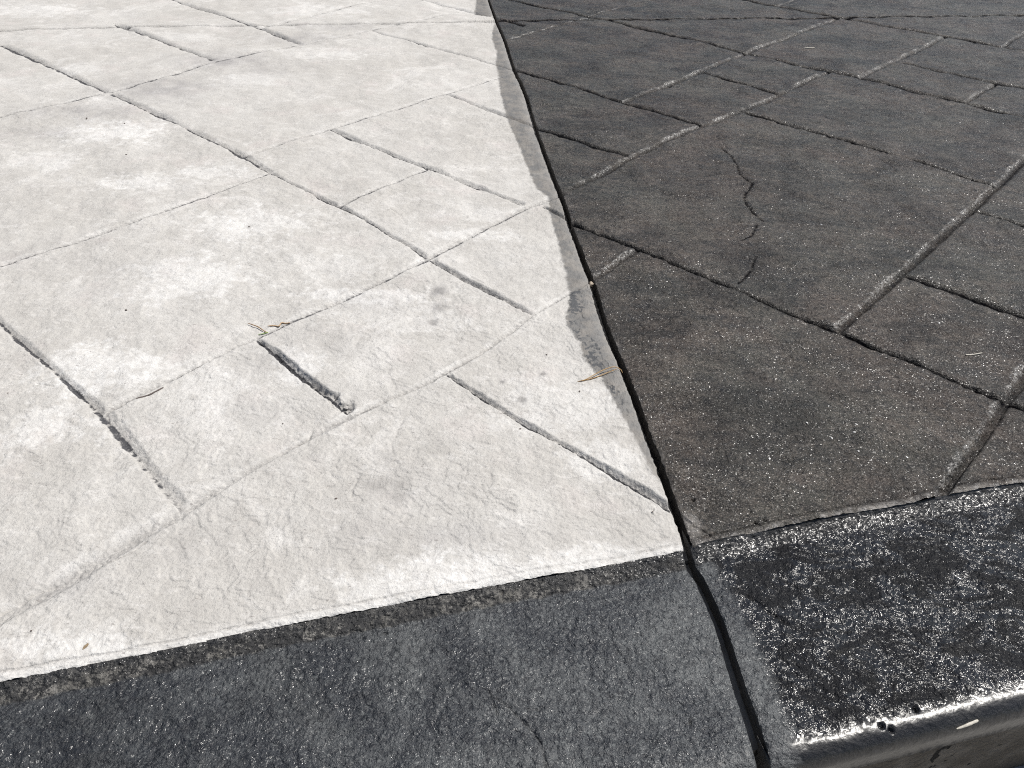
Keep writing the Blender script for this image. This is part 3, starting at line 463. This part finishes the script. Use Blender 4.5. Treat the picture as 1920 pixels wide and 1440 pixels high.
def stone(rect, side):
    global TRI
    u0, u1, v0, v1 = [q * K for q in rect]
    hg = GAP / 2 * SAW_N
    def bounds(v):
        su = saw_u(v); bu = bor_u(v)
        if side == 'L': return np.full_like(v, u0), np.minimum(np.minimum(u1, su - hg), bu)
        return np.maximum(u0, su + hg), np.minimum(u1, bu)
    vv = np.linspace(v0, v1, 2001); lo, hi = bounds(vv); ok = hi - lo > 5e-4
    if not ok.any(): return None
    va, vb = vv[ok].min(), vv[ok].max()
    tv = np.linspace(va, vb, 12); l, h = bounds(tv); U = np.stack([l, (l + h) / 2, h], 1); V = np.repeat(tv[:, None], 3, 1)
    X, Y = warp(U, V); d, vis = visible(X, Y)
    dm = d[vis].min() * .35 + d[vis].mean() * .65 if vis.any() else d.min() * 4
    sp = (DENS if dm < 1.6 else DENS * 1.25 if dm < 2.4 else DENS * 1.6) * dm / 768
    nr = max(4, int((vb - va) / sp)); rows = np.linspace(va, vb, nr)
    kinks = [k for k in ((u1 - SAW_C + hg) / SAW_M, (u0 - SAW_C - hg) / SAW_M, (u1 - BOR_C) / BOR_M, (SAW_C - hg - BOR_C) / (BOR_M - SAW_M), (SAW_C + hg - BOR_C) / (BOR_M - SAW_M)) if va < k < vb]
    rows = np.unique(np.concatenate([rows, kinks])); lo, hi = bounds(rows); hi = np.maximum(hi, lo + 1e-5)
    nc = max(4, int((hi - lo).max() / sp)); t = np.linspace(0, 1, nc); nr = len(rows)
    U = lo[:, None] + (hi - lo)[:, None] * t; V = np.repeat(rows[:, None], nc, 1)
    # ragged saw-cut arris
    on = np.abs(np.abs(U - saw_u(V)) - hg) < 1e-6
    jit = 0.0010 * fbm(V * 1.0, V * 0 + (3 if side == 'L' else 9), 120, 3, 77) * 2
    X, Y = warp(U, V); U2 = U
    tilt = rng.uniform(-.0004, .0004)
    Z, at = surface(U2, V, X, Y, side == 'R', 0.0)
    fall = np.exp(-np.maximum(np.abs(U - saw_u(V)) / SAW_N - GAP / 2, 0) / .004)
    X = X + jit * fall
    verts = [np.stack([X, Y, Z], -1).reshape(-1, 3)]; faces = [grid_faces(nr, nc)]; n = nr * nc
    A = {k: [a.reshape(-1)] for k, a in at.items()}
    col = nc - 1 if side == 'L' else 0
    hit = on[:, col]
    if hit.sum() > 2:                                   # sawn wall going down into the cut
        r = np.where(hit)[0]; r = np.arange(r.min(), r.max() + 1)
        steps = (0, .25, .6, 1.0)
        for s_ in steps:
            zz = Z[r, col] * (1 - s_) + (-.0305) * s_
            rough = .0006 * fbm(rows[r], rows[r] * 0 + s_ * 4, 200, 2, 88)
            verts.append(np.stack([X[r, col] + rough * (s_ > 0), Y[r, col], zz], -1))
            for k in A: A[k].append(np.full(len(r), .0) if k != 'pig_shade' else np.full(len(r), .35 + .3 * s_))  # wall colour painted darker towards the bottom of the cut
        f = grid_faces(len(steps), len(r), n); faces.append(f if side == 'R' else f[:, ::-1])
    faces = np.concatenate(faces)
    if side == 'X': faces = faces[:, ::-1]
    TRI += len(faces) * 2
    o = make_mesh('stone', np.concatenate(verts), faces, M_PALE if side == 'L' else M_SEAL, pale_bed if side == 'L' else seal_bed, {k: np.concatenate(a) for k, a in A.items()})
    return o
DENS = 1.08
for r_ in LEFT: stone(r_, 'L')
for r_ in RIGHT: stone(r_, 'R')

# ------------------------------------------------------------------ border band, bullnose and riser
BN = np.array([math.sin(math.radians(14.2)), -math.cos(math.radians(14.2))])      # outward normal of the step
BW = 0.262; RAD = 0.024
SAWB = [(0.2405,0.6686),(0.2438,0.6423),(0.2514,0.623),(0.2628,0.5636),(0.2684,0.4792),(0.2778,0.3836),(0.2872,0.288)]
step = bpy.data.objects.new('border_step', None); COL.objects.link(step); step.location = (0.24, 0.52, -.2)
tag(step, 'charcoal concrete border band with rounded step edge along the patio', 'step', kind='structure')
def profile(p, side='R'):
    """path length p -> (outward t, height z, joint mask, riser mask)"""
    t = np.interp(p, [0, .006, .013, .022, .030, .05, BW], [0, .006, .013, .022, .030, .05, BW])
    z = np.interp(p, [0, .0035, .010, .0235, .0265, .031, .06, BW - .03, BW], ([-.0032, -.0046, -.0062, -.0098, -.0104, -.0098, -.0094, -.0094, -.0106] if side == 'L' else [-.0034, -.0076, -.0086, -.0106, -.0110, -.0104, -.0096, -.0094, -.0106]))
    arc = RAD * math.pi / 2; q = np.clip((p - BW) / RAD, 0, math.pi / 2)
    t = t + RAD * np.sin(q); z = z - RAD * (1 - np.cos(q))
    r = np.clip(p - BW - arc, 0, None)
    z = z - np.clip(r, 0, .018)                                        # lower face of the bullnose
    r2 = np.clip(r - .018, 0, None); t = t - np.clip(r2, 0, .006) * 1.0; r3 = np.clip(r2 - .006, 0, None)
    z = z - .002 * sstep(0, .006, r2) - r3
    return t, z
def saw_s(t):
    """where the cut crosses the border: shift along the step, as a function of outward distance"""
    q = np.array(SAWB); e = np.array([BN[1] * -1, BN[0]])
    d = (q - q[0]) @ BN; s = (q - q[0]) @ e
    return np.interp(t, d, s)
ES = np.array([-BN[1], BN[0]])
def border(name, side, p0, p1, sp_s, sp_p, s_far, extra_gap=0):
    global TRI
    P = np.linspace(p0, p1, max(4, int((p1 - p0) / sp_p)));
    if p0 == 0: P = np.unique(np.concatenate([P, np.linspace(0, .04, 28)]))
    t, z = profile(P, side)
    hg = .0072 + .0012 * sstep(.05, .25, t)
    sc = saw_s(t) + (-hg if side == 'L' else hg)
    if side == 'L': lo, hi = np.full_like(P, -s_far), sc
    else: lo, hi = sc, np.full_like(P, s_far)
    nc = int(s_far / sp_s); tt = np.linspace(0, 1, nc) ** (1.0)
    S = lo[:, None] + (hi - lo)[:, None] * tt; T = np.repeat(t[:, None], nc, 1); Zp = np.repeat(z[:, None], nc, 1); PP = np.repeat(P[:, None], nc, 1)
    # foot of each row on the slab edge
    base0 = np.array([.2405, .6686])
    # slab edge position along s (through the surveyed warp)
    v_ = np.linspace(-1.3 * K, 3.2 * K, 900); ex, ey = warp(bor_u(v_), v_)
    es = (ex - base0[0]) * ES[0] + (ey - base0[1]) * ES[1]; et = (ex - base0[0]) * BN[0] + (ey - base0[1]) * BN[1]
    o_ = np.argsort(es); et_s = np.interp(S, es[o_], et[o_])
    off = et_s * (1 - sstep(.03, .20, T)) - .0012 * (PP < .002)                # the far edge of the step runs straight
    X = base0[0] + S * ES[0] + (T + off) * BN[0]; Y = base0[1] + S * ES[1] + (T + off) * BN[1]
    rn = fbm(X, Y + Zp, 55, 3, 21, .6); rn2 = fbm(X, Y + Zp, 12, 3, 22, .6); f3 = fbm(X, Y + Zp, 130, 3, 23, .6)
    f1 = fbm(X, Y, 6, 3, 24)
    jn = (1 - sstep(.0225, .0265, PP + .003 * rn + .0016 * rn2))
    flat = sstep(.02, .06, PP) * (1 - sstep(BW - .02, BW + .01, PP))
    h = (.0026 * f1 + .0022 * rn2) * flat + (.0024 * rn + .0012 * f3) * (.35 + .65 * sstep(-.25, .35, rn2)) * (flat * .85 + .15)
    h = h + jn * (.0030 * f3 + .0016 * rn) * sstep(0, .004, PP)
    on_r = sstep(BW + RAD * 1.57 + .019, BW + RAD * 1.57 + .025, PP)
    h = h + on_r * .0012 * rn2
    lip = np.exp(-((PP - (BW + RAD * 1.57 + .019)) / .003) ** 2); h = h + lip * (.0012 + .0025 * np.maximum(f3, 0))
    pitm = np.zeros_like(X)
    for px, py, r, dep in BPITS:
        q = np.exp(-(np.hypot(X - px, Y - py) / (r * (1 + .6 * rn))) ** 4); h = h - dep * q; pitm = np.maximum(pitm, q)
    for w, dep, pts in BCRACKS:
        d = dist_poly(X + .002 * rn, Y + .002 * rn2, pts, .012); h = h - dep / (1 + (d / w) ** 4)
    # displace along the profile normal
    dt = np.gradient(t, P); dz = np.gradient(z, P); L = np.hypot(dt, dz) + 1e-9; nt, nz = -dz / L, dt / L
    ds = np.abs(S - (sc[:, None])); h = h - .0016 * np.exp(-ds / .0025) * np.clip(1 + 1.5 * rn, .2, 3)
    X = X + BN[0] * h * nt[:, None]; Y = Y + BN[1] * h * nt[:, None]; Z = Zp + h * nz[:, None]
    Z = Z + .0016 * fbm(X, Y, 4.5, 3, 11) * (1 - sstep(0, .02, PP))
    jx = .0008 * fbm(P, P * 0 + (3 if side == 'L' else 9), 130, 3, 71)[:, None] * np.exp(-ds / .006)
    X = X + ES[0] * jx; Y = Y + ES[1] * jx
    if side == 'L': gl = .42 * sstep(.10, .75, ds + .10 * rn2) * (.8 + .9 * rn2) + .06
    else: gl = np.where(True, sstep(.016, .034, ds - .010 * sstep(.05, .25, T) + .012 * rn2 + .006 * rn), 1)
    gl = np.clip(gl, 0, 1); gl = np.maximum(gl, jn * (.9 if side == 'R' else .8 * sstep(.2, 0, ds))); gl = np.where(PP > BW - .01, np.maximum(gl, .0), gl)
    vs = [np.stack([X, Y, Z], -1).reshape(-1, 3)]; fs = [grid_faces(len(P), nc)[:, ::-1]]; n = X.size
    at = dict(gloss=[gl.ravel()], joint=[jn.ravel()], riser=[on_r.ravel()], dry=[((.35 + .65 * sstep(.004, .014, PP + .005 * rn2)) * (1 - .75 * sstep(.22, .0, ds)) if side == 'L' else np.full(X.shape, .06)).ravel()], nose=[np.maximum(sstep(BW - .016, BW + .004, PP + .006 * rn2), .55 * jn * (side == 'R')).ravel()])
    c = nc - 1 if side == 'L' else 0; r = len(P)
    for s_ in (0, .5, 1.):                               # sawn wall into the cut
        vs.append(np.stack([X[:, c] - BN[0] * .03 * s_ * (nt > .5) * 1.0, Y[:, c] - BN[1] * .03 * s_ * (nt > .5), np.where(nt > .5, Z[:, c], Z[:, c] * (1 - s_) - .0345 * s_)], -1))
        for k in at: at[k].append(np.full(r, {'gloss': .2, 'joint': 0, 'riser': .3, 'dry': .5, 'nose': 0}[k]))
    f = grid_faces(3, r, n); fs.append(f if side == 'L' else f[:, ::-1])
    fs = np.concatenate(fs); TRI += len(fs) * 2
    return make_mesh(name, np.concatenate(vs), fs, M_BORD, step, {k: np.concatenate(a) for k, a in at.items()})
BPITS = [(0.4168,0.4383,0.0029,0.006),(0.4269,0.4343,0.0035,0.006),(0.4622,0.4586,0.0036,0.006),(0.2049,0.4365,0.0018,0.004),(-0.0071,0.5989,0.0027,0.004),(-0.1458,0.5386,0.0032,0.004)]
BCRACKS = [(0.0017,0.003,[(-0.0174,0.4664),(-0.0128,0.4538),(-0.0071,0.4403)]),(0.0016,0.003,[(-0.0094,0.459),(0.0086,0.445),(0.0279,0.4248),(0.0392,0.4099),(0.0441,0.3963),(0.0479,0.3673)]),(0.0012,0.0025,[(0.0262,0.4479),(0.038,0.4464)]),(0.002,0.003,[(0.3063,0.6057),(0.3247,0.5846),(0.3462,0.566)])]
PEND = BW + RAD * math.pi / 2
for sd, far in (('L', 1.3), ('R', 1.1)):
    border('border_block', sd, 0, BW, .0016, .0016, far)
    border('nosing', sd, BW, PEND + .018, .0016, .0016, far)
    border('riser', sd, PEND + .018, PEND + .018 + .155, .0022, .0022, far)
# solid core under the border, so that the cut has a floor
def core():
    t0, t1 = -.004, BW - .012; s0, s1 = -1.3, 1.1; b = np.array([.2405, .6686]); vs = []
    for z in (-.036, -.20):
        for s_, t_ in ((s0, t0), (s1, t0), (s1, t1), (s0, t1)): vs.append((*(b + ES * s_ + BN * t_), z))
    return make_mesh('core', vs, [(0, 1, 2, 3), (4, 7, 6, 5), (0, 4, 5, 1), (1, 5, 6, 2), (2, 6, 7, 3), (3, 7, 4, 0)], M_BED, step, smooth=False)
core()
# ------------------------------------------------------------------ small things lying on the patio
def ground_z(x, y, sealed):
    X = np.array([float(x)]); Y = np.array([float(y)]); u = X * AX[0] + Y * AX[1]; v = X * BX[0] + Y * BX[1]
    for _ in range(12):
        wx, wy = warp(u, v); ex, ey = X - wx, Y - wy
        u = u + ex * AX[0] + ey * AX[1]; v = v + ex * BX[0] + ey * BX[1]
    return float(surface(u, v, X, Y, sealed, 0.0)[0][0])
def smooth_path(pts, n=5):
    P = [Vector(p) for p in pts]; out = []
    for i in range(len(P) - 1):
        a = P[max(i - 1, 0)]; b = P[i]; c = P[i + 1]; d = P[min(i + 2, len(P) - 1)]
        for k in range(n):
            t = k / n
            out.append(.5 * ((2 * b) + (c - a) * t + (2 * a - 5 * b + 4 * c - d) * t * t + (3 * b - a - 3 * c + d) * t ** 3))
    return out + [P[-1]]
def tube(name, pts, r0, r1, mat, parent=None, flat=1.0, sides=8, origin=None):
    P = smooth_path(pts); n = len(P); vs = []; fs = []
    for i, p in enumerate(P):
        d = (P[min(i + 1, n - 1)] - P[max(i - 1, 0)]).normalized(); sd = d.cross(Vector((0, 0, 1))).normalized(); up = sd.cross(d)
        t = i / (n - 1); r = (r0 + (r1 - r0) * t) * (1 - .55 * (abs(2 * t - 1) ** 8)) * (1 + .12 * rng.uniform(-1, 1))
        for k in range(sides):
            a = 2 * math.pi * k / sides; vs.append(tuple(p + sd * math.cos(a) * r + up * math.sin(a) * r * flat))
    for i in range(n - 1):
        for k in range(sides): fs.append((i * sides + k, i * sides + (k + 1) % sides, (i + 1) * sides + (k + 1) % sides, (i + 1) * sides + k))
    for base in (0, (n - 1) * sides):                                   # closed ends
        c = len(vs); vs.append(tuple(P[0] if base == 0 else P[-1]))
        for k in range(0, sides): fs.append((base + k, base + (k + 1) % sides, c, c))
    f = np.array(fs); quads = f[f[:, 2] != f[:, 3]]; caps = f[f[:, 2] == f[:, 3]][:, :3]
    tri = np.concatenate([quads[:, [0, 1, 2]], quads[:, [0, 2, 3]], caps])
    return make_mesh(name, vs, tri, mat, parent, origin=origin)
def lay(pts, sealed, lift):
    """ground points -> resting points with the given heights above the surface"""
    return [(x, y, ground_z(x, y, sealed) + (lift[i] if isinstance(lift, (list, tuple)) else lift)) for i, (x, y) in enumerate(pts)]
def lump(name, x, y, z, r, mat, sq=(1, 1, .6), rot=0, sub=1, sink=.35):
    """broken angular grain: icosphere knocked about"""
    import bmesh
    bm = bmesh.new(); bmesh.ops.create_icosphere(bm, subdivisions=sub, radius=1.0)
    for q in bm.verts:
        q.co *= rng.uniform(.72, 1.12); q.co = Vector((q.co.x * sq[0], q.co.y * sq[1], q.co.z * sq[2])) * r
    vs = np.array([q.co[:] for q in bm.verts]); fs = np.array([[w.index for w in f.verts] for f in bm.faces]); bm.free()
    c, s = math.cos(rot), math.sin(rot); vs = np.stack([vs[:, 0] * c - vs[:, 1] * s, vs[:, 0] * s + vs[:, 1] * c, vs[:, 2]], -1)
    zb = vs[:, 2].min(); vs = vs + np.array([x, y, z - zb * (1 - sink)])
    return make_mesh(name, vs, fs, mat, smooth=False, origin=(x, y, z))

M_NEEDLE = mat_plain('dry_pine_needle', (.30, .17, .06), (.42, .27, .11), 300, .55, .2)
M_STALK = mat_plain('brown_dry_stalk', (.20, .11, .05), (.33, .20, .09), 300, .6, .2)
M_GREEN = mat_plain('green_blade', (.12, .20, .03), (.20, .30, .05), 300, .5, .2)
M_TAN = mat_plain('tan_twig', (.34, .22, .12), (.46, .33, .20), 300, .7, .2)
M_BARK = mat_plain('bark_sliver', (.075, .060, .055), (.13, .105, .095), 260, .85, .5)
M_GRIT = mat_plain('dark_grit', (.08, .062, .055), (.13, .105, .095), 400, .8, .4)
M_LEAF = mat_plain('leaf_scrap', (.17, .12, .07), (.28, .21, .13), 200, .7, .4)
M_FLECK = mat_plain('pale_grit', (.60, .59, .57), (.75, .74, .72), 300, .6, .3)
M_STRAW = mat_plain('straw', (.38, .36, .31), (.52, .49, .43), 300, .6, .3)
M_PEB = mat_plain('tan_pebble', (.25, .20, .15), (.40, .34, .27), 250, .75, .4)

e = bpy.data.objects.new('pine_needle', None); COL.objects.link(e)
p1 = [(0.1112,1.0298),(0.125,1.0333),(0.143,1.0444),(0.1584,1.0541),(0.1747,1.0608),(0.1867,1.0613),(0.1897,1.0538)]
p2 = [(0.113,1.0299),(0.1306,1.035),(0.1503,1.0432),(0.1665,1.0514),(0.1799,1.058)]
e.location = lay(p1[3:4], False, 0)[0]
tag(e, 'forked dry pine needle lying across the stain, its end hooked over the saw cut', 'pine needle')
tube('needle', lay(p1, False, [.001, .0018, .0045, .006, .006, .004, .0005]), .0008, .0007, M_NEEDLE, e)
tube('needle', lay(p2, False, [.001, .0014, .002, .003, .0045]), .0008, .0007, M_NEEDLE, e)

e = bpy.data.objects.new('dry_stalk', None); COL.objects.link(e)
p1 = [(-0.4902,1.1757),(-0.4698,1.1661),(-0.455,1.1546),(-0.4487,1.1531)]
p2 = [(-0.4628,1.1439),(-0.4551,1.1477),(-0.4473,1.1549)]
e.location = lay(p1[1:2], False, 0)[0]
tag(e, 'bent brown stalk with a green tip lying above the deep joint with a crumbled end', 'stalk')
tube('stalk', lay(p1, False, [.003, .0032, .0022, .0014]), .0009, .0008, M_STALK, e)
tube('green_tip', lay(p2, False, [.0014, .0016, .0016]), .0008, .0013, M_GREEN, e, flat=.5)
e = tube('tan_twig', lay([(-0.4523,1.1703),(-0.4421,1.1725),(-0.4324,1.173),(-0.4293,1.1802),(-0.4219,1.1823),(-0.4145,1.1844)], False, [.002, .0022, .002, .0022, .0018, .0016]), .0011, .0011, M_TAN)
tag(e, 'crooked tan twig bit lying beside the bent stalk with the green tip', 'twig')
e = tube('bark_sliver', lay([(-0.6069,0.9521),(-0.5927,0.9623),(-0.5835,0.9723),(-0.5747,0.9839)], False, .0008), .0017, .0014, M_BARK, flat=.5)
tag(e, 'dark grey brown bark sliver lying flat on a pale stone', 'bark')
for pts, lab in (([(0.8153,1.1312),(0.8315,1.1352),(0.8488,1.1392)], 'short pale straw bit on the dark stone beside the wide brown joint'),
                 ([(1.0997,3.1619),(1.1221,3.1677),(1.1445,3.1734)], 'pale straw bit lying on a far dark stone behind the thin dark joints')):
    e = tube('straw_bit', lay(pts, True, .0016), .0013 if pts[0][1] < 1.5 else .0022, .0013 if pts[0][1] < 1.5 else .0022, M_STRAW, flat=.6); tag(e, lab, 'straw')

for i, (x, y) in enumerate([(-1.2557,2.2149),(-1.0339,1.9542),(-0.5994,1.5668),(-0.7291,1.2103),(-0.8186,0.959),(0.0602,1.1031),(0.1134,1.0024),(0.0142,0.906),(-1.1309,2.1795),(-0.5582,0.5219),(-0.2437,0.7459),(0.2,0.7334),(-0.3582,0.9037)]):
    k = .0017 if y < 1.2 else .0028
    e = lump('grit_grain', x, y, ground_z(x, y, False), k * rng.uniform(.8, 1.25), M_GRIT, (rng.uniform(1, 1.7), .8, .55), rng.uniform(0, 3))
    tag(e, 'tiny dark grit grain lying on a pale stone', 'grit', 'dark grit grains on the pale stones')
e = lump('leaf_scrap', *[(-0.4873,0.5054)][0], ground_z(*[(-0.4873,0.5054)][0], False), .0042, M_LEAF, (.55, 1.1, .16), -.45, 2)
tag(e, 'small brown scrap of leaf on the pale stone above the mottled strip', 'leaf scrap')
for i, (x, y) in enumerate([(0.5204,0.9762),(0.5512,0.9322),(0.543,0.9153),(0.4734,0.9345),(0.5032,0.9014),(0.3925,0.8494),(0.3642,0.8601),(0.7088,1.2067),(0.81,1.2328),(0.535,0.8721),(0.6037,0.8591),(0.6667,1.2598),(0.6513,1.7745),(0.7115,1.6478)]):
    e = lump('pale_fleck', x, y, ground_z(x, y, True), .0021 * rng.uniform(.8, 1.25), M_FLECK, (rng.uniform(1, 1.6), .8, .5), rng.uniform(0, 3))
    tag(e, 'tiny pale grit fleck lying on a dark sealed stone', 'grit', 'pale grit flecks on the dark stones')
e = lump('pebble', *[(0.1568,1.3621)][0], -.0105, .0058, M_PEB, (1, 1.2, .9), .3, 2)
tag(e, 'small tan pebble lodged in the saw cut', 'pebble')
for i, (x, y) in enumerate([(-0.2688,0.9543),(-0.2601,0.9398),(-0.277,0.9608)]):
    e = lump('concrete_crumb', x, y, ground_z(x, y, False) - .001, (.0042, .0034, .003)[i], M_PALE, (1.2, .9, .7), i * 1.1, 2)
    tag(e, 'grey concrete crumb in the broken hollow at the end of a joint', 'crumb', 'crumbs in the broken hollow')
# pale sliver stuck to the round of the step
b0 = np.array([.2405, .6686])
def nose(s_, p_):
    t_, z_ = profile(np.array([p_])); q = b0 + ES * s_ + BN * float(t_[0]); return (q[0], q[1], float(z_[0]))
e = tube('cement_sliver', [nose(0.202, 0.288), nose(0.216, 0.286), nose(0.230, 0.284)], .0016, .0026, M_STRAW, flat=.55)
tag(e, 'pale cement sliver stuck to the rounded step edge', 'sliver')

print('TRIS', TRI)
